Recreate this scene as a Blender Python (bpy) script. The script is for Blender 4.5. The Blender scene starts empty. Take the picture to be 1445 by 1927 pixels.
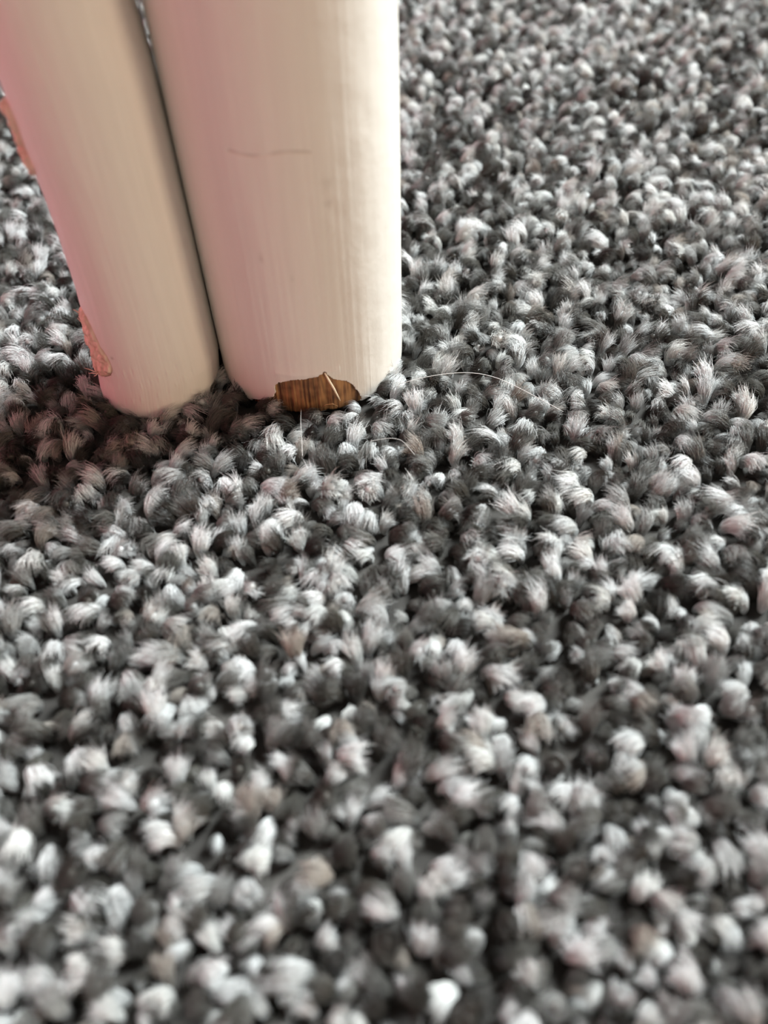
import bpy, bmesh, math, random
import numpy as np
from mathutils import Matrix, Vector, noise

rng = np.random.default_rng(7)
random.seed(7)
S = bpy.context.scene
C = S.collection
MM = 0.001

# ------------------------------------------------------------------ camera
TH = math.radians(51.0)
F_PX = 1550.0
PHI = math.radians(2.167)
R0 = Vector((1, 0, 0)); U0 = Vector((0, math.sin(TH), math.cos(TH)))
FW = Vector((0, math.cos(TH), -math.sin(TH)))
RT = math.cos(PHI) * R0 - math.sin(PHI) * U0
UP = math.sin(PHI) * R0 + math.cos(PHI) * U0
cam_data = bpy.data.cameras.new('camera')
cam = bpy.data.objects.new('camera', cam_data); C.objects.link(cam)
m = Matrix((RT, UP, -FW)).transposed().to_4x4()
m.translation = Vector((0, 0, 0.127))
cam.matrix_world = m
cam_data.sensor_fit = 'VERTICAL'
cam_data.sensor_height = 36.0
cam_data.lens = 36.0 * F_PX / 1927.0
cam_data.clip_start = 0.004
cam_data.clip_end = 50
cam_data.dof.use_dof = True
cam_data.dof.focus_distance = 0.181
cam_data.dof.aperture_fstop = 9.5
S.camera = cam

# ------------------------------------------------------------------ world, lights, exposure
S.view_settings.view_transform = 'Standard'
S.view_settings.look = 'None'
S.view_settings.exposure = 0.0
S.view_settings.gamma = 1.0
S.view_settings.use_curve_mapping = False
W = bpy.data.worlds.new('world'); S.world = W
W.use_nodes = True
bg = W.node_tree.nodes['Background']
bg.inputs[0].default_value = (1.0, 0.80, 0.62, 1)
bg.inputs[1].default_value = 0.05

def area(name, loc, target, size, size_y, power, color):
    d = bpy.data.lights.new(name, 'AREA'); d.shape = 'RECTANGLE'
    d.size = size; d.size_y = size_y; d.energy = power; d.color = color
    o = bpy.data.objects.new(name, d); C.objects.link(o)
    o.location = loc
    o.rotation_euler = (Vector(target) - Vector(loc)).to_track_quat('-Z', 'Y').to_euler()
    return o
area('window_light', (1.02, 0.72, 1.42), (0, 0.15, 0), 0.48, 0.48, 103.0, (0.915, 0.99, 0.99))
area('warm_fill_light', (1.0, -0.36, 0.24), (0, 0.15, 0.04), 0.25, 0.25, 4.4, (1.0, 0.75, 0.52))  # added fill, no known lamp: warms the leg fronts from front right

# ------------------------------------------------------------------ helpers
def mat(name):
    mt = bpy.data.materials.new(name); mt.use_nodes = True
    nt = mt.node_tree
    return mt, nt, nt.nodes['Principled BSDF'], nt.nodes['Material Output']

def node(nt, typ, **kw):
    n = nt.nodes.new(typ)
    for k, v in kw.items(): setattr(n, k, v)
    return n

def obj_np(name, verts, faces, material=None, parent=None, smooth=True, link=True):
    me = bpy.data.meshes.new(name)
    me.from_pydata([tuple(v) for v in verts], [], [tuple(f) for f in faces])
    me.polygons.foreach_set('use_smooth', np.full(len(me.polygons), smooth))
    if material: me.materials.append(material)
    o = bpy.data.objects.new(name, me)
    if link: C.objects.link(o)
    if parent: o.parent = parent
    return o

def tag(o, label=None, cat=None, group=None, kind=None):
    if label: o['label'] = label
    if cat: o['category'] = cat
    if group: o['group'] = group
    if kind: o['kind'] = kind
    return o

def tube(path, radii, sides=6):
    """closed tapered tube along a list of 3D points"""
    P = np.asarray(path, float); n = len(P)
    T = np.gradient(P, axis=0); T /= np.linalg.norm(T, axis=1)[:, None]
    up = np.array([0, 0, 1.0]) if abs(T[0][2]) < 0.8 else np.array([1.0, 0, 0])
    V = []; Fc = []
    for i in range(n):
        a = np.cross(T[i], up); a /= np.linalg.norm(a); b = np.cross(a, T[i])
        for k in range(sides):
            t = 2 * math.pi * k / sides
            V.append(P[i] + radii[i] * (math.cos(t) * a + math.sin(t) * b))
    for i in range(n - 1):
        for k in range(sides):
            k2 = (k + 1) % sides
            Fc.append((i * sides + k, i * sides + k2, (i + 1) * sides + k2, (i + 1) * sides + k))
    Fc.append(tuple(range(sides))[::-1]); Fc.append(tuple(range((n - 1) * sides, n * sides)))
    return V, Fc

# ------------------------------------------------------------------ materials
def carpet_fibre_mat():
    mt, nt, p, out = mat('carpet_fibre')
    a1 = node(nt, 'ShaderNodeAttribute', attribute_type='INSTANCER', attribute_name='tint')
    a2 = node(nt, 'ShaderNodeAttribute', attribute_type='INSTANCER', attribute_name='tint_two')
    f = node(nt, 'ShaderNodeAttribute', attribute_type='GEOMETRY', attribute_name='fibre')
    sep = node(nt, 'ShaderNodeSeparateXYZ'); nt.links.new(f.outputs['Vector'], sep.inputs[0])
    mx = node(nt, 'ShaderNodeMix', data_type='RGBA')
    nt.links.new(sep.outputs[0], mx.inputs['Factor'])
    nt.links.new(a1.outputs['Color'], mx.inputs[6]); nt.links.new(a2.outputs['Color'], mx.inputs[7])
    mul = node(nt, 'ShaderNodeMix', data_type='RGBA', blend_type='MULTIPLY'); mul.inputs['Factor'].default_value = 1
    mr = node(nt, 'ShaderNodeMapRange'); mr.inputs['To Min'].default_value = 0.72; mr.inputs['To Max'].default_value = 1.18
    nt.links.new(sep.outputs[1], mr.inputs['Value'])
    nt.links.new(mx.outputs[2], mul.inputs[6]); nt.links.new(mr.outputs[0], mul.inputs[7])
    nt.links.new(mul.outputs[2], p.inputs['Base Color'])
    p.inputs['Roughness'].default_value = 0.38
    p.inputs['Specular IOR Level'].default_value = 0.5
    p.inputs['Sheen Weight'].default_value = 0.08; p.inputs['Sheen Roughness'].default_value = 0.45
    tr = node(nt, 'ShaderNodeBsdfTranslucent'); nt.links.new(mul.outputs[2], tr.inputs['Color'])
    ms = node(nt, 'ShaderNodeMixShader'); ms.inputs[0].default_value = 0.15
    nt.links.new(p.outputs[0], ms.inputs[1]); nt.links.new(tr.outputs[0], ms.inputs[2])
    nt.links.new(ms.outputs[0], out.inputs['Surface'])
    return mt

def paint_mat(name, base, rough=0.36):
    mt, nt, p, out = mat(name)
    tc = node(nt, 'ShaderNodeTexCoord')
    mp = node(nt, 'ShaderNodeMapping'); mp.inputs['Scale'].default_value = (1, 1, 0.035)
    nt.links.new(tc.outputs['Object'], mp.inputs[0])
    n1 = node(nt, 'ShaderNodeTexNoise'); n1.inputs['Scale'].default_value = 900; n1.inputs['Detail'].default_value = 3
    nt.links.new(mp.outputs[0], n1.inputs['Vector'])
    n2 = node(nt, 'ShaderNodeTexNoise'); n2.inputs['Scale'].default_value = 160; n2.inputs['Detail'].default_value = 4
    nt.links.new(tc.outputs['Object'], n2.inputs['Vector'])
    b1 = node(nt, 'ShaderNodeBump'); b1.inputs['Strength'].default_value = 0.08; b1.inputs['Distance'].default_value = 0.00012
    nt.links.new(n1.outputs[0], b1.inputs['Height'])
    b2 = node(nt, 'ShaderNodeBump'); b2.inputs['Strength'].default_value = 0.5; b2.inputs['Distance'].default_value = 0.0004
    nt.links.new(n2.outputs[0], b2.inputs['Height']); nt.links.new(b1.outputs[0], b2.inputs['Normal'])
    nt.links.new(b2.outputs[0], p.inputs['Normal'])
    w = node(nt, 'ShaderNodeAttribute', attribute_name='wear')
    r1 = node(nt, 'ShaderNodeMapRange'); r1.inputs['From Min'].default_value = 0.3; r1.inputs['From Max'].default_value = 0.7
    r1.inputs['To Min'].default_value = 0.97; r1.inputs['To Max'].default_value = 1.015
    nt.links.new(n1.outputs[0], r1.inputs['Value'])
    mul = node(nt, 'ShaderNodeMix', data_type='RGBA', blend_type='MULTIPLY'); mul.inputs['Factor'].default_value = 1
    mul.inputs[6].default_value = (*base, 1); nt.links.new(r1.outputs[0], mul.inputs[7])
    mx = node(nt, 'ShaderNodeMix', data_type='RGBA')
    nt.links.new(w.outputs['Fac'], mx.inputs['Factor'])
    nt.links.new(mul.outputs[2], mx.inputs[6]); mx.inputs[7].default_value = (0.30, 0.24, 0.20, 1)
    nt.links.new(mx.outputs[2], p.inputs['Base Color'])
    p.inputs['Roughness'].default_value = rough
    p.inputs['Specular IOR Level'].default_value = 0.4
    return mt

def wood_mat(name, light, dark, scale=1400):
    mt, nt, p, out = mat(name)
    tc = node(nt, 'ShaderNodeTexCoord')
    mp = node(nt, 'ShaderNodeMapping'); mp.inputs['Scale'].default_value = (1, 1, 0.06)
    nt.links.new(tc.outputs['Object'], mp.inputs[0])
    n1 = node(nt, 'ShaderNodeTexNoise'); n1.inputs['Scale'].default_value = scale; n1.inputs['Detail'].default_value = 5
    nt.links.new(mp.outputs[0], n1.inputs['Vector'])
    n2 = node(nt, 'ShaderNodeTexNoise'); n2.inputs['Scale'].default_value = 260; n2.inputs['Detail'].default_value = 2
    nt.links.new(tc.outputs['Object'], n2.inputs['Vector'])
    ad = node(nt, 'ShaderNodeMath', operation='ADD'); nt.links.new(n1.outputs[0], ad.inputs[0])
    m2 = node(nt, 'ShaderNodeMath', operation='MULTIPLY'); m2.inputs[1].default_value = 0.6
    nt.links.new(n2.outputs[0], m2.inputs[0]); nt.links.new(m2.outputs[0], ad.inputs[1])
    cr = node(nt, 'ShaderNodeValToRGB')
    cr.color_ramp.elements[0].position = 0.62; cr.color_ramp.elements[0].color = (*dark, 1)
    cr.color_ramp.elements[1].position = 0.95; cr.color_ramp.elements[1].color = (*light, 1)
    nt.links.new(ad.outputs[0], cr.inputs[0]); nt.links.new(cr.outputs[0], p.inputs['Base Color'])
    bp = node(nt, 'ShaderNodeBump'); bp.inputs['Strength'].default_value = 0.8; bp.inputs['Distance'].default_value = 0.0003
    nt.links.new(n1.outputs[0], bp.inputs['Height']); nt.links.new(bp.outputs[0], p.inputs['Normal'])
    p.inputs['Roughness'].default_value = 0.65
    return mt

M_fibre = carpet_fibre_mat()
M_paint = paint_mat('white_paint', (0.765, 0.74, 0.695))
M_wood = wood_mat('bare_wood', (0.40, 0.21, 0.085), (0.075, 0.030, 0.012))
M_torn = wood_mat('torn_wood', (0.82, 0.63, 0.52), (0.60, 0.42, 0.33), 900)
M_sliver, _, p, _ = mat('sliver'); p.inputs['Base Color'].default_value = (0.85, 0.72, 0.52, 1); p.inputs['Roughness'].default_value = 0.5
M_hair, _, p, _ = mat('hair'); p.inputs['Base Color'].default_value = (0.75, 0.74, 0.72, 1); p.inputs['Roughness'].default_value = 0.25
M_pink_bounce, nt, p, _ = mat('pink_bounce_paint'); p.inputs['Base Color'].default_value = (0.88, 0.18, 0.25, 1); p.inputs['Roughness'].default_value = 0.8  # colour of the unseen pink bounce board
n = node(nt, 'ShaderNodeTexNoise'); n.inputs['Scale'].default_value = 60
b = node(nt, 'ShaderNodeBump'); b.inputs['Strength'].default_value = 0.15; b.inputs['Distance'].default_value = 0.002
nt.links.new(n.outputs[0], b.inputs['Height']); nt.links.new(b.outputs[0], p.inputs['Normal'])
M_plain, nt, p, _ = mat('plain_wall_paint'); p.inputs['Base Color'].default_value = (0.14, 0.115, 0.10, 1); p.inputs['Roughness'].default_value = 0.85
n = node(nt, 'ShaderNodeTexNoise'); n.inputs['Scale'].default_value = 60
b = node(nt, 'ShaderNodeBump'); b.inputs['Strength'].default_value = 0.15; b.inputs['Distance'].default_value = 0.002
nt.links.new(n.outputs[0], b.inputs['Height']); nt.links.new(b.outputs[0], p.inputs['Normal'])
M_warm, nt, p, _ = mat('warm_bounce_paint'); p.inputs['Base Color'].default_value = (0.44, 0.30, 0.19, 1); p.inputs['Roughness'].default_value = 0.7  # colour of the unseen warm bounce board
M_back, nt, p, _ = mat('carpet_backing')
p.inputs['Roughness'].default_value = 0.9
n = node(nt, 'ShaderNodeTexNoise'); n.inputs['Scale'].default_value = 220; n.inputs['Detail'].default_value = 2
cr = node(nt, 'ShaderNodeValToRGB')
cr.color_ramp.elements[0].position = 0.35; cr.color_ramp.elements[0].color = (0.025, 0.022, 0.02, 1)
cr.color_ramp.elements[1].position = 0.65; cr.color_ramp.elements[1].color = (0.06, 0.055, 0.05, 1)
nt.links.new(n.outputs[0], cr.inputs[0]); nt.links.new(cr.outputs[0], p.inputs['Base Color'])

# ------------------------------------------------------------------ the setting
def slab(name, x0, x1, y0, y1, z0, z1, material):
    V = [(x, y, z) for z in (z0, z1) for y in (y0, y1) for x in (x0, x1)]
    Fc = [(0, 2, 3, 1), (4, 5, 7, 6), (0, 1, 5, 4), (2, 6, 7, 3), (0, 4, 6, 2), (1, 3, 7, 5)]
    o = obj_np(name, V, Fc, material, smooth=False)
    o['kind'] = 'structure'
    return o
slab('floor', -0.46, 2.2, -0.64, 2.2, -0.02, 0.0, M_back)
slab('wall_left', -0.50, -0.46, -0.64, 2.2, -0.02, 2.3, M_plain)
slab('pink_bounce_board_left', -0.46, -0.445, -0.64, 2.2, 0.0, 0.32, M_pink_bounce)  # made-up unseen reflector, kept low to tint the legs more than the carpet

slab('wall_front', -0.50, 2.2, -0.68, -0.64, -0.02, 2.3, M_plain)
slab('warm_bounce_board_front', -0.445, 2.2, -0.64, -0.625, 0.0, 0.38, M_warm)  # unseen reflector added behind the camera to bounce warm light onto the legs
# ------------------------------------------------------------------ legs
RIGHT = (-0.0151, 0.14986); R_RIGHT = 0.0207
LEFT = (-0.0494, 0.14290)
BOT = 0.0020

def interp(tab):
    z, r = zip(*tab)
    return lambda q: np.interp(q, z, r)

def lathe_shell(name, angs, zs, rfun, hole, disp, material, parent, thick=0.0004, bevel=0.0007, wear=None, lean=None):
    """painted skin of a round leg, with a chip left open where hole(angle, z_mm) says so"""
    nA, nZ = len(angs), len(zs)
    A, Z = np.meshgrid(np.radians(angs), zs)
    Rr = rfun(Z)
    dz = np.clip((BOT + bevel - Z) / bevel, 0, 1)
    Rr = Rr - bevel * (1 - np.sqrt(np.clip(1 - dz ** 2, 0, 1)))
    Rr = Rr + disp(np.degrees(A), Z / MM) * MM
    V = np.stack([Rr * np.cos(A) + (lean(Z) if lean else 0), Rr * np.sin(A), Z - BOT], -1).reshape(-1, 3)
    ac = np.degrees(A); H = np.zeros((nZ, nA), bool)
    for i in range(nZ):
        for j in range(nA):
            H[i, j] = hole(ac[i, j], zs[i] / MM)
    Fc = []
    for i in range(nZ - 1):
        for j in range(nA):
            j2 = (j + 1) % nA
            if H[i, j] or H[i, j2] or H[i + 1, j] or H[i + 1, j2]: continue
            Fc.append((i * nA + j, i * nA + j2, (i + 1) * nA + j2, (i + 1) * nA + j))
    o = obj_np(name, V, Fc, material, parent)
    me = o.data
    if wear is not None:
        at = me.attributes.new('wear', 'FLOAT', 'POINT')
        at.data.foreach_set('value', wear(ac, Z / MM).astype(np.float32).ravel())
    bm = bmesh.new(); bm.from_mesh(me)
    bmesh.ops.delete(bm, geom=[v for v in bm.verts if not v.link_faces], context='VERTS')
    bd = [v for v in bm.verts if v.is_boundary and v.co.z > 0.00002 and v.co.z < zs[-1] - BOT - 1e-5]
    for it in range(4):                                   # ease the staircase left by the grid
        new = {}
        for v in bd:
            nb = [e.other_vert(v) for e in v.link_edges if e.is_boundary]
            if len(nb) == 2: new[v] = v.co * 0.4 + (nb[0].co + nb[1].co) * 0.3
        for v, c in new.items(): v.co = c
    bm.normal_update(); bm.to_mesh(me); bm.free()
    s = o.modifiers.new('thickness', 'SOLIDIFY'); s.thickness = thick; s.offset = -1
    return o

def core(name, angs, zs, rfun, disp, material, parent, lean=None):
    nA, nZ = len(angs), len(zs)
    A, Z = np.meshgrid(np.radians(angs), zs)
    Rr = rfun(Z) + disp(np.degrees(A), Z / MM) * MM
    V = np.stack([Rr * np.cos(A) + (lean(Z) if lean else 0), Rr * np.sin(A), Z - BOT], -1).reshape(-1, 3)
    Fc = [(i * nA + j, i * nA + (j + 1) % nA, (i + 1) * nA + (j + 1) % nA, (i + 1) * nA + j) for i in range(nZ - 1) for j in range(nA)]
    Fc.append(tuple(range(nA))[::-1]); Fc.append(tuple(range((nZ - 1) * nA, nZ * nA)))
    o = obj_np(name, V, Fc, material, parent)
    return o

def in_poly(poly):
    px = [q[0] for q in poly]; pz = [q[1] for q in poly]; n = len(poly)
    def f(a, z):
        c = False; j = n - 1
        for i in range(n):
            if (pz[i] > z) != (pz[j] > z) and a < (px[j] - px[i]) * (z - pz[i]) / (pz[j] - pz[i]) + px[i]: c = not c
            j = i
        return c
    return f

def n1(x, y, z=0.0): return noise.noise(Vector((x, y, z)))

def leg_root(name, xy, label, cat):
    o = bpy.data.objects.new(name, None); C.objects.link(o)
    o.empty_display_size = 0.02
    o.location = (xy[0], xy[1], BOT)
    tag(o, label, cat)
    return o

# --- thick right-hand leg with a brown chip at its foot
leg_r = leg_root('furniture_leg', RIGHT, 'thick round white-painted furniture leg with a brown chip at its foot', 'furniture leg')
chip_poly = [(-131, 1.0), (-128, 3.0), (-117, 4.6), (-111.5, 6.2), (-109.5, 7.6), (-109.5, 9.3), (-107, 10.6), (-103, 11.1), (-99.6, 11.6),
             (-94.9, 12.0), (-90, 12.0), (-87.1, 12.4), (-84.6, 12.35), (-82.5, 12.8), (-80.5, 13.0), (-78.7, 13.9), (-77.6, 12.6), (-75.5, 11.4),
             (-72, 10.7), (-67.2, 9.8), (-62.7, 7.9), (-58.8, 5.0), (-57.5, 3.2), (-57.0, 1.0)]
chip_in = in_poly(chip_poly)
def chip_hole(a, z):
    if not (-135 < a < -50 and z < 15.5): return False
    ja = n1(a * 0.9, z * 1.5, 3.0) * 0.8 + n1(a * 2.5, z * 0.7, 9.0) * 0.4
    jz = n1(a * 1.4, z * 0.9, 5.0) * 0.30
    return chip_in(a + ja, z + jz if z > 2.9 else z)
v_n1 = np.vectorize(n1)
def paint_disp_right(a, z):
    d = v_n1(np.cos(np.radians(a)) * 18, np.sin(np.radians(a)) * 18, z * 0.035) * 0.05
    d += v_n1(np.cos(np.radians(a)) * 55, np.sin(np.radians(a)) * 55, z * 0.02 + 7) * 0.006 * (1 + 3.0 * np.clip((22 - z) / 18, 0, 1))
    d -= 0.16 * np.exp(-((z - 60.3 - 0.3 * np.sin(a * 0.2)) / 0.22) ** 2) * ((a > -113) & (a < -75))
    for (da, dz_, w, h) in ((-105.2, 40.9, 0.45, 0.16), (-69.0, 50.4, 0.9, 0.12), (-65.7, 48.3, 0.6, 0.1), (-90.5, 36.9, 0.5, 0.1), (-68.5, 54.2, 1.2, 0.06), (-94.5, 18.0, 0.35, 0.14)):
        d -= h * np.exp(-(((a - da) * 0.36) ** 2 + (z - dz_) ** 2) / w ** 2)
    # raised lip of lifted paint around the chip
    d += 0.14 * np.exp(-((z - 13.3) / 0.9) ** 2) * ((a > -108) & (a < -70))
    return d
def wear_right(a, z):
    w = 0.55 * np.exp(-((z - 60.3 - 0.3 * np.sin(a * 0.2)) / 0.25) ** 2) * ((a > -113) & (a < -75)) * np.clip(v_n1(a * 0.12, z * 0, 1.0) + 0.55, 0, 1)
    for (da, dz_, ww, k) in ((-105.2, 40.9, 0.45, 0.6), (-69.0, 50.4, 0.7, 0.25), (-68.5, 54.2, 1.0, 0.2), (-90.5, 36.9, 0.4, 0.35), (-94.5, 18.0, 0.35, 0.45)):
        w = np.maximum(w, k * np.exp(-(((a - da) * 0.36) ** 2 + (z - dz_) ** 2) / ww ** 2))
    return w
angs = np.concatenate([np.arange(-135, -48, 0.28), np.arange(-48, 225, 3.0)])
zs = np.concatenate([[2.0, 2.1, 2.25, 2.5, 2.9, 3.2], np.arange(3.5, 15.2, 0.11), np.arange(15.5, 58.5, 1.0), np.arange(58.6, 62, 0.15), np.arange(62.5, 80, 1.5), np.array([90, 120, 200, 300, 400.])]) * MM
rr = interp([(0, 0.0207), (0.03, 0.0207), (0.04, 0.0207), (0.05, 0.0207), (0.06, 0.0207), (0.07, 0.0206), (0.1, 0.0204), (0.4, 0.0215)])
lathe_shell('paint_coat', angs, zs, rr, chip_hole, paint_disp_right, M_paint, leg_r, wear=wear_right)
def wood_disp(a, z):
    g = v_n1(a * 0.75, z * 0.05, 11.0) * 0.24 * np.where(a < -78, 1.0, 0.4) + v_n1(a * 2.2, z * 0.08, 12.0) * 0.09
    return g - 0.35 * np.exp(-((a + 79) / 2.2) ** 2) - 0.10 * np.clip((z - 9) / 4, 0, 1)
zc = np.concatenate([np.arange(2.1, 15, 0.4), np.arange(16, 80, 8), np.array([120, 250, 399.])]) * MM
ac = np.concatenate([np.arange(-135, -48, 0.5), np.arange(-48, 225, 6.0)])
wc = core('bare_wood', ac, zc, lambda z: rr(z) - 0.00062, wood_disp, M_wood, leg_r)
wc['label'] = 'bare brown wood showing in the chip'
def on_leg(r, a, z, base=BOT):
    a = math.radians(a); return np.array([r * math.cos(a), r * math.sin(a), z * MM - base])
pp = [on_leg(R_RIGHT + 0.0001, -79.0, 13.4), on_leg(R_RIGHT + 0.0005, -77.0, 11.4), on_leg(R_RIGHT + 0.0007, -74.9, 9.2), on_leg(R_RIGHT + 0.0006, -73.2, 7.0), on_leg(R_RIGHT + 0.0003, -71.6, 5.0)]
V, Fc = tube(pp, [0.00018, 0.00024, 0.00022, 0.00018, 0.00008], 6)
tag(obj_np('splinter', V, Fc, M_sliver, leg_r), 'pale wood splinter lifting out of the chip')
pp = [on_leg(R_RIGHT - 0.0004, -83.0, 3.4), on_leg(R_RIGHT + 0.0006, -80.5, 5.0), on_leg(R_RIGHT + 0.0009, -76.5, 5.2), on_leg(R_RIGHT + 0.0005, -73.5, 3.8)]
V, Fc = tube(pp, [0.00008, 0.0001, 0.0001, 0.00006], 5)
obj_np('splinter', V, Fc, M_wood, leg_r)

# --- thinner left-hand leg with torn wood on its outer side
leg_l = leg_root('furniture_leg', LEFT, 'thinner round white-painted furniture leg with torn wood on its outer side', 'furniture leg')
rl = interp([(0, 0.01345), (0.003, 0.0134), (0.01, 0.01325), (0.02, 0.0129), (0.03, 0.0125), (0.04, 0.01235), (0.05, 0.01225), (0.06, 0.0124), (0.07, 0.0123), (0.085, 0.0117), (0.4, 0.0122)])
lean_l = interp([(0, 0), (0.003, 0), (0.01, 0.0010), (0.02, 0.0014), (0.03, 0.0019), (0.04, 0.0021), (0.05, 0.00215), (0.06, 0.0020), (0.07, 0.0020), (0.08, 0.0016), (0.4, 0.0010)])
torn_poly = [(-150, 26.2), (-141, 25.2), (-135.5, 23.2), (-132, 21.2), (-129.5, 19.4), (-124, 17.8), (-121, 15.4), (-122.5, 13.6), (-128, 12.2), (-137, 10.8), (-146, 9.6), (-160, 9.8), (-166, 14), (-166, 22), (-158, 26)]
scar_poly = [(-150, 66), (-146.5, 64), (-147.5, 60), (-147, 57.5), (-145, 56), (-150, 54.2), (-160, 54), (-170, 56), (-172, 64), (-160, 67)]
torn_in = in_poly(torn_poly); scar_in = in_poly(scar_poly)
def torn_hole(a, z):
    a = a if a < 100 else a - 360
    if not (-178 < a < -110 and (8 < z < 30 or 52 < z < 69)): return False
    return (torn_in if z < 40 else scar_in)(a + n1(a * 0.6, z * 1.2, 21.0) * 1.4, z + n1(a * 0.8, z, 25.0) * 0.35)
def paint_disp_left(a, z):
    d = v_n1(np.cos(np.radians(a)) * 11, np.sin(np.radians(a)) * 11, z * 0.04 + 40) * 0.055
    d += v_n1(np.cos(np.radians(a)) * 34, np.sin(np.radians(a)) * 34, z * 0.02 + 47) * 0.014 * (1 + 1.2 * np.clip((22 - z) / 18, 0, 1))
    d -= 0.12 * np.exp(-(((a + 118) * 0.23) ** 2 + (z - 17.6) ** 2) / 0.4 ** 2)
    for k in range(26):
        a0 = -140 + 95 * ((k * 0.618) % 1); z0 = 3.5 + 12 * ((k * 0.414) % 1); s = 1 if k % 3 else -1
        d += s * 0.10 * np.exp(-(((a - a0) * 0.23) / 0.22) ** 2 - ((z - z0) / 0.9) ** 2)
    return d
def wear_left(a, z):
    return 0.55 * np.exp(-(((a + 118) * 0.23) ** 2 + (z - 17.6) ** 2) / 0.35 ** 2)
angs = np.concatenate([np.arange(-176, -40, 0.6), np.arange(-40, 184, 4.0)])
zs = np.concatenate([[2.0, 2.1, 2.25, 2.5, 2.9, 3.2], np.arange(3.6, 30, 0.2), np.arange(30.5, 53, 1.5), np.arange(53, 69, 0.4), np.arange(69.5, 80, 1.5), np.array([90, 120, 200, 300, 400.])]) * MM
lathe_shell('paint_coat', angs, zs, rl, torn_hole, paint_disp_left, M_paint, leg_l, wear=wear_left, lean=lean_l)
core('wood_core', np.arange(-180, 180, 4.0), zc, lambda z: rl(z) - 0.0006, lambda a, z: a * 0, M_wood, leg_l, lean=lean_l)

def torn_patch(poly, seed, bulge):
    """ragged wood filling a hole in the paint: a lumpy sheet that swells out inside the outline and dives under the paint outside it"""
    pa = np.array(poly); a0, a1 = pa[:, 0].min() - 4, pa[:, 0].max() + 4; z0, z1 = pa[:, 1].min() - 1, pa[:, 1].max() + 1
    aa = np.arange(a0, a1, 0.8); zz = np.arange(z0, z1, 0.16); ins = in_poly(poly); V = []
    k = 0.212
    for z in zz:
        r = float(rl(z * MM)) / MM
        for a in aa:
            dmin = 9.0; P = np.array([a * k, z])
            for i in range(len(poly)):
                p, q = np.array([poly[i][0] * k, poly[i][1]]), np.array([poly[i - 1][0] * k, poly[i - 1][1]])
                t = np.clip((P - p) @ (q - p) / ((q - p) @ (q - p)), 0, 1); dmin = min(dmin, np.linalg.norm(P - p - t * (q - p)))
            s_ = dmin if ins(a, z) else -dmin
            lump = 0.5 + 0.55 * n1(a * 0.10, z * 0.45, seed) + 0.3 * n1(a * 0.35, z * 0.9, seed + 4) + 0.22 * n1(a * 1.2, z * 1.6, seed + 8)
            off = -0.75 + np.clip((s_ + 0.35) / 0.8, 0, 1) * (0.75 + bulge * max(lump, 0))
            x = (r + off) * MM
            V.append((x * math.cos(math.radians(a)) + float(lean_l(z * MM)), x * math.sin(math.radians(a)), z * MM - BOT))
    na = len(aa); Fc = [(i * na + j, i * na + j + 1, (i + 1) * na + j + 1, (i + 1) * na + j) for i in range(len(zz) - 1) for j in range(na - 1)]
    return obj_np('torn_wood', V, Fc, M_torn, leg_l)
torn_patch(torn_poly, 3.0, 1.0)['label'] = 'ragged pinkish strip of torn wood'
torn_patch(scar_poly, 14.0, 1.5)['label'] = 'second ragged scar of torn wood higher up the leg'
def on_left(r, a, z): return on_leg(r, a, z) + np.array([float(lean_l(z * MM)), 0, 0])
for (a0, z0, da, dz_, ln) in ((-146, 10.6, -10, 0.6, 2.4), (-146, 10.4, -9, -0.7, 1.9), (-144, 10.9, -4, -0.9, 1.3), (-152, 24.6, -6, 1.0, 1.3), (-155, 22.0, -6, 0.7, 0.9)):
    r = float(rl(z0 * MM))
    pp = [on_left(r + (0.2 + ln * t) * MM, a0 + da * t, z0 + dz_ * t + 0.15 * math.sin(5 * t + a0)) for t in (0, 0.35, 0.7, 1.0)]
    V, Fc = tube(pp, [0.00016, 0.00013, 0.0001, 0.00004], 5)
    obj_np('splinter', V, Fc, M_torn, leg_l)

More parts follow.
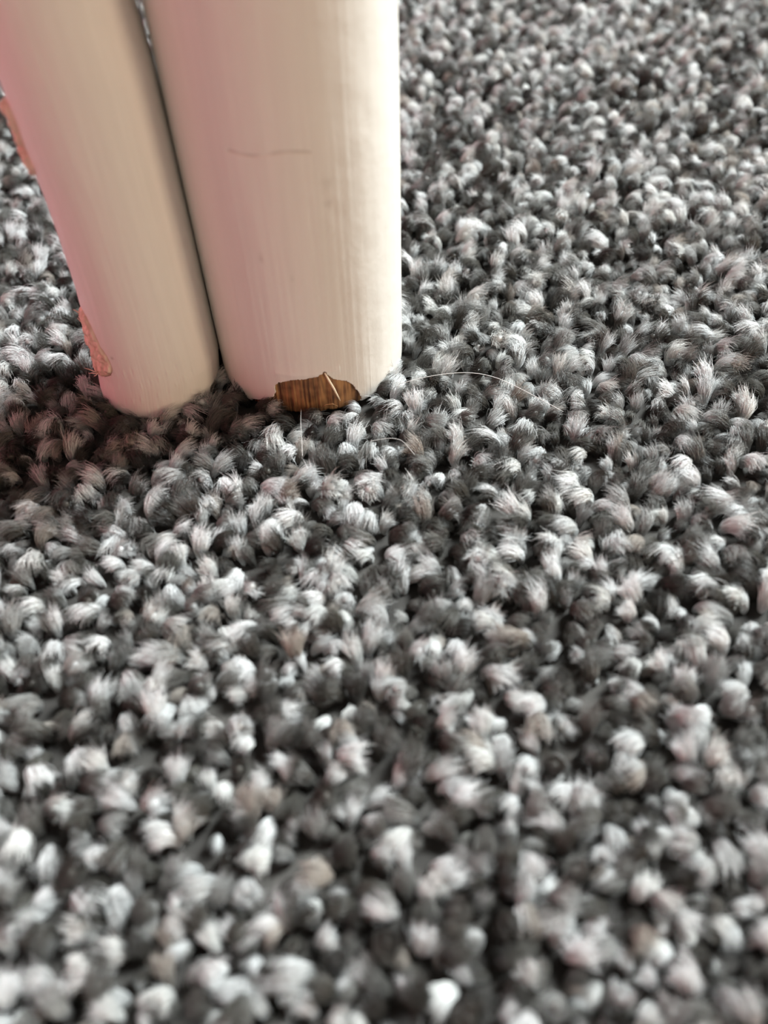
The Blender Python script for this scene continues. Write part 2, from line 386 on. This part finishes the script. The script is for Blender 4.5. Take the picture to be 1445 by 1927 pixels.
# ------------------------------------------------------------------ carpet pile
NV = 16
def make_tuft(i):
    """one curled yarn tuft: a twisted bundle of fine fibres bending over around a soft core"""
    g = np.random.default_rng(100 + i)
    L = g.uniform(6.8, 9.6); bend = math.radians(g.uniform(70, 175)); pw = g.uniform(1.1, 1.9)
    side = g.uniform(-0.6, 0.6); twist = g.uniform(-1.6, 1.6); fan = g.uniform(0.6, 1.9)
    ns = 12; s = np.linspace(0, 1, 60)
    ang = bend * s ** pw; yaw = side * s ** 1.5
    T = np.stack([np.sin(ang) * np.cos(yaw), np.sin(ang) * np.sin(yaw), np.cos(ang)], -1)
    P = np.concatenate([[np.zeros(3)], np.cumsum((T[1:] + T[:-1]) / 2 * (L / 59), axis=0)])
    def frame(t):
        p = np.stack([np.interp(t, s, P[:, k]) for k in range(3)], -1)
        d = np.stack([np.interp(t, s, T[:, k]) for k in range(3)], -1); d /= np.linalg.norm(d, axis=-1)[..., None]
        a = np.cross(d, np.array([0.05, 1.0, 0.0])); a /= np.linalg.norm(a, axis=-1)[..., None]
        return p, d, a, np.cross(d, a)
    def rad(t): return 0.75 + 1.25 * np.sin(np.clip(t / 0.75, 0, 1) * math.pi / 2) ** 1.3
    verts = []; faces = []; att = []
    # core
    nc, rings = 10, 9
    tt = np.linspace(0.0, 0.74, rings); p, d, a, b = frame(tt)
    for r_ in range(rings):
        rr_ = rad(tt[r_]) * (0.72 if r_ < rings - 2 else (0.55 if r_ == rings - 2 else 0.22))
        for k in range(nc):
            u = 2 * math.pi * k / nc + twist * tt[r_]
            w = rr_ * (1 + 0.14 * g.standard_normal())
            verts.append(p[r_] + w * (math.cos(u) * a[r_] + math.sin(u) * b[r_])); att.append((0.5 + 0.5 * math.sin(u), g.uniform(0.1, 0.6), 0))
    for r_ in range(rings - 1):
        for k in range(nc):
            k2 = (k + 1) % nc
            faces.append((r_ * nc + k, r_ * nc + k2, (r_ + 1) * nc + k2, (r_ + 1) * nc + k))
    faces.append(tuple(range((rings - 1) * nc, rings * nc)))
    # fibres
    NF = 240
    for f in range(NF):
        rho = math.sqrt(g.uniform(0.30, 1.0)); al = g.uniform(0, 2 * math.pi)
        l0 = g.uniform(0.0, 0.25); l1 = g.uniform(0.72, 1.0); fly = g.uniform() < 0.27
        t = np.linspace(l0, l1, ns)
        p, d, a, b = frame(t)
        u = al + twist * t + 0.12 * np.sin(t * g.uniform(4, 11) + g.uniform(0, 6))
        rw = rho * rad(t) * (1 + 0.10 * np.sin(t * g.uniform(5, 12) + g.uniform(0, 6)))
        flare = np.clip((t - 0.6) / 0.4, 0, 1) ** 2 * fan * g.uniform(0.0, 1.4)
        if fly: flare = np.clip((t - 0.35) / 0.6, 0, 1) ** 1.5 * g.uniform(0.8, 2.4)
        rw = rw + flare
        c = p + rw[:, None] * (np.cos(u)[:, None] * a + np.sin(u)[:, None] * b)
        if fly: c[-1] += g.normal(0, 0.35, 3)
        c += np.clip((t - 0.75) / 0.25, 0, 1)[:, None] * g.normal(0, 0.42, 3)
        cd = g.normal(0, 1, 3); cd2 = g.normal(0, 1, 3); am = g.uniform(0.03, 0.19); fq = g.uniform(7, 17); ph = g.uniform(0, 6)
        c += am * (np.sin(fq * t + ph)[:, None] * cd + np.cos(fq * t + ph)[:, None] * cd2) * np.clip(t * 1.6, 0, 1)[:, None]
        c += (t ** 2)[:, None] * g.normal(0, 0.40, 3)
        c[:, 2] = np.maximum(c[:, 2], 0.1)
        w0 = (0.036 if fly else g.uniform(0.045, 0.078))
        rads = w0 * np.array([1, 1, 1, 1, 1, 1, 1, 0.95, 0.9, 0.8, 0.6, 0.2])
        base = len(verts)
        tg = np.gradient(c, axis=0); tg /= np.linalg.norm(tg, axis=1)[:, None]
        q = np.cross(tg, np.array([0.3, 0.8, 0.5])); q /= np.linalg.norm(q, axis=1)[:, None]; h = np.cross(tg, q)
        ply = float(np.clip(0.5 + 0.9 * math.sin(al) + g.normal(0, 0.25), 0, 1)); br = g.uniform()
        for j in range(ns):
            for k in range(3):
                uu = 2 * math.pi * k / 3
                verts.append(c[j] + rads[j] * (math.cos(uu) * q[j] + math.sin(uu) * h[j])); att.append((ply, br, t[j]))
        for j in range(ns - 1):
            for k in range(3):
                k2 = (k + 1) % 3
                faces.append((base + j * 3 + k, base + j * 3 + k2, base + (j + 1) * 3 + k2, base + (j + 1) * 3 + k))
    V = np.array(verts) * MM
    o = obj_np('yarn_tuft', V, faces, M_fibre, link=False)
    at = o.data.attributes.new('fibre', 'FLOAT_VECTOR', 'POINT')
    at.data.foreach_set('vector', np.array(att, np.float32).ravel())
    return o
tufts = [make_tuft(i) for i in range(NV)]

sp = 0.0031
xs = np.arange(-0.43, 0.66, sp); ys = np.arange(-0.16, 0.86, sp * 0.92)
X, Y = np.meshgrid(xs, ys); X[1::2] += sp / 2
X = X + rng.normal(0, sp * 0.22, X.shape); Y = Y + rng.normal(0, sp * 0.22, Y.shape)
pts = np.stack([X.ravel(), Y.ravel()], -1)
yaw = rng.uniform(-math.pi, math.pi, len(pts))
keep = np.ones(len(pts), bool)
for (c, r) in ((RIGHT, R_RIGHT), (LEFT, 0.0134)):
    d = pts - np.array(c); L = np.linalg.norm(d, axis=1)
    keep &= L > r - 0.0008
    near = L < r + 0.007
    yaw[near] = np.arctan2(d[near, 1], d[near, 0]) + rng.uniform(-2.0, 2.0, near.sum())
pts = pts[keep]; yaw = yaw[keep]; N = len(pts)
Z = np.full(N, 0.0)
tilt = rng.normal(0, 0.16, (N, 2))
scl = rng.uniform(0.44, 0.82, N)
idx = rng.integers(0, NV, N)
pal = np.array([(0.93, 0.93, 0.91), (0.76, 0.77, 0.77), (0.38, 0.378, 0.37), (0.165, 0.160, 0.148), (0.075, 0.070, 0.060), (0.033, 0.030, 0.025), (0.43, 0.385, 0.345)])
wts = np.array([0.26, 0.14, 0.11, 0.15, 0.19, 0.11, 0.04])
def pick(n): return pal[rng.choice(len(pal), n, p=wts)]
t1 = pick(N) * rng.uniform(0.88, 1.1, (N, 1)); t2 = np.where(rng.uniform(size=(N, 1)) < 0.35, pick(N), t1 * rng.uniform(0.85, 1.1, (N, 1)))
t1 = np.clip(t1, 0, 0.9); t2 = np.clip(t2, 0, 0.9)
me = bpy.data.meshes.new('carpet_pile')
me.from_pydata([(float(a), float(b), float(c)) for (a, b), c in zip(pts, Z)], [], [])
pile = bpy.data.objects.new('carpet_pile', me); C.objects.link(pile)
me.materials.append(M_fibre)
def attr(name, typ, key, data):
    a = me.attributes.new(name, typ, 'POINT'); a.data.foreach_set(key, data.ravel())
attr('rot', 'FLOAT_VECTOR', 'vector', np.stack([tilt[:, 0], tilt[:, 1], yaw], -1).astype(np.float32))
attr('scl', 'FLOAT', 'value', scl.astype(np.float32))
attr('idx', 'INT', 'value', idx.astype(np.int32))
one = np.ones((N, 1))
attr('tint', 'FLOAT_COLOR', 'color', np.hstack([t1, one]).astype(np.float32))
attr('tint_two', 'FLOAT_COLOR', 'color', np.hstack([t2, one]).astype(np.float32))
ng = bpy.data.node_groups.new('pile_nodes', 'GeometryNodeTree')
ng.interface.new_socket('Geometry', in_out='INPUT', socket_type='NodeSocketGeometry')
ng.interface.new_socket('Geometry', in_out='OUTPUT', socket_type='NodeSocketGeometry')
gi = ng.nodes.new('NodeGroupInput'); go = ng.nodes.new('NodeGroupOutput')
iop = ng.nodes.new('GeometryNodeInstanceOnPoints'); iop.inputs['Pick Instance'].default_value = True
jn = ng.nodes.new('GeometryNodeJoinGeometry')
for t in reversed(tufts):
    oi = ng.nodes.new('GeometryNodeObjectInfo'); oi.inputs['Object'].default_value = t
    g2i = ng.nodes.new('GeometryNodeGeometryToInstance')
    ng.links.new(oi.outputs['Geometry'], g2i.inputs[0]); ng.links.new(g2i.outputs[0], jn.inputs[0])
def named(name, typ):
    q = ng.nodes.new('GeometryNodeInputNamedAttribute'); q.data_type = typ; q.inputs['Name'].default_value = name
    return q.outputs['Attribute']
e2r = ng.nodes.new('FunctionNodeEulerToRotation')
ng.links.new(named('rot', 'FLOAT_VECTOR'), e2r.inputs[0]); ng.links.new(e2r.outputs[0], iop.inputs['Rotation'])
ng.links.new(named('scl', 'FLOAT'), iop.inputs['Scale']); ng.links.new(named('idx', 'INT'), iop.inputs['Instance Index'])
ng.links.new(gi.outputs[0], iop.inputs['Points']); ng.links.new(jn.outputs[0], iop.inputs['Instance'])
ng.links.new(iop.outputs[0], go.inputs[0])
md = pile.modifiers.new('pile', 'NODES'); md.node_group = ng
tag(pile, 'shaggy grey, white and charcoal flecked carpet pile covering the floor', 'carpet', kind='stuff')

# ------------------------------------------------------------------ stray hairs lying on the carpet
def stray_hair(path, label, r=0.00006):
    P = np.array(path, float); t = np.linspace(0, 1, len(P)); tt = np.linspace(0, 1, 24)
    Q = np.stack([np.interp(tt, t, P[:, k]) for k in range(3)], -1)
    for _ in range(6): Q[1:-1] = 0.5 * Q[1:-1] + 0.25 * (Q[:-2] + Q[2:])
    c = Q.mean(0); c[2] = Q[:, 2].min()
    V, Fc = tube((Q - c), [r] * 23 + [r * 0.4], 5)
    o = obj_np('stray_hair', V, Fc, M_hair); o.location = c
    return tag(o, label, 'hair')
stray_hair([(0.0042, 0.1342, 0.0052), (0.0110, 0.1349, 0.0068), (0.0194, 0.1355, 0.0070), (0.0255, 0.1337, 0.0068), (0.0322, 0.1279, 0.0066), (0.0381, 0.1230, 0.006)], 'long pale hair arching over the carpet beside the thick leg', 0.00006)
stray_hair([(-0.0168, 0.1279, 0.0050), (-0.0165, 0.1220, 0.0068), (-0.0161, 0.1170, 0.0072), (-0.0158, 0.1122, 0.0068)], 'fine pale hair running straight out in front of the brown chip', 0.00004)
stray_hair([(-0.0022, 0.1163, 0.0064), (0.0018, 0.1164, 0.0070), (0.0042, 0.1157, 0.0070), (0.0066, 0.1120, 0.0064)], 'short fine hair bent over tufts in front of the thick leg', 0.00004)
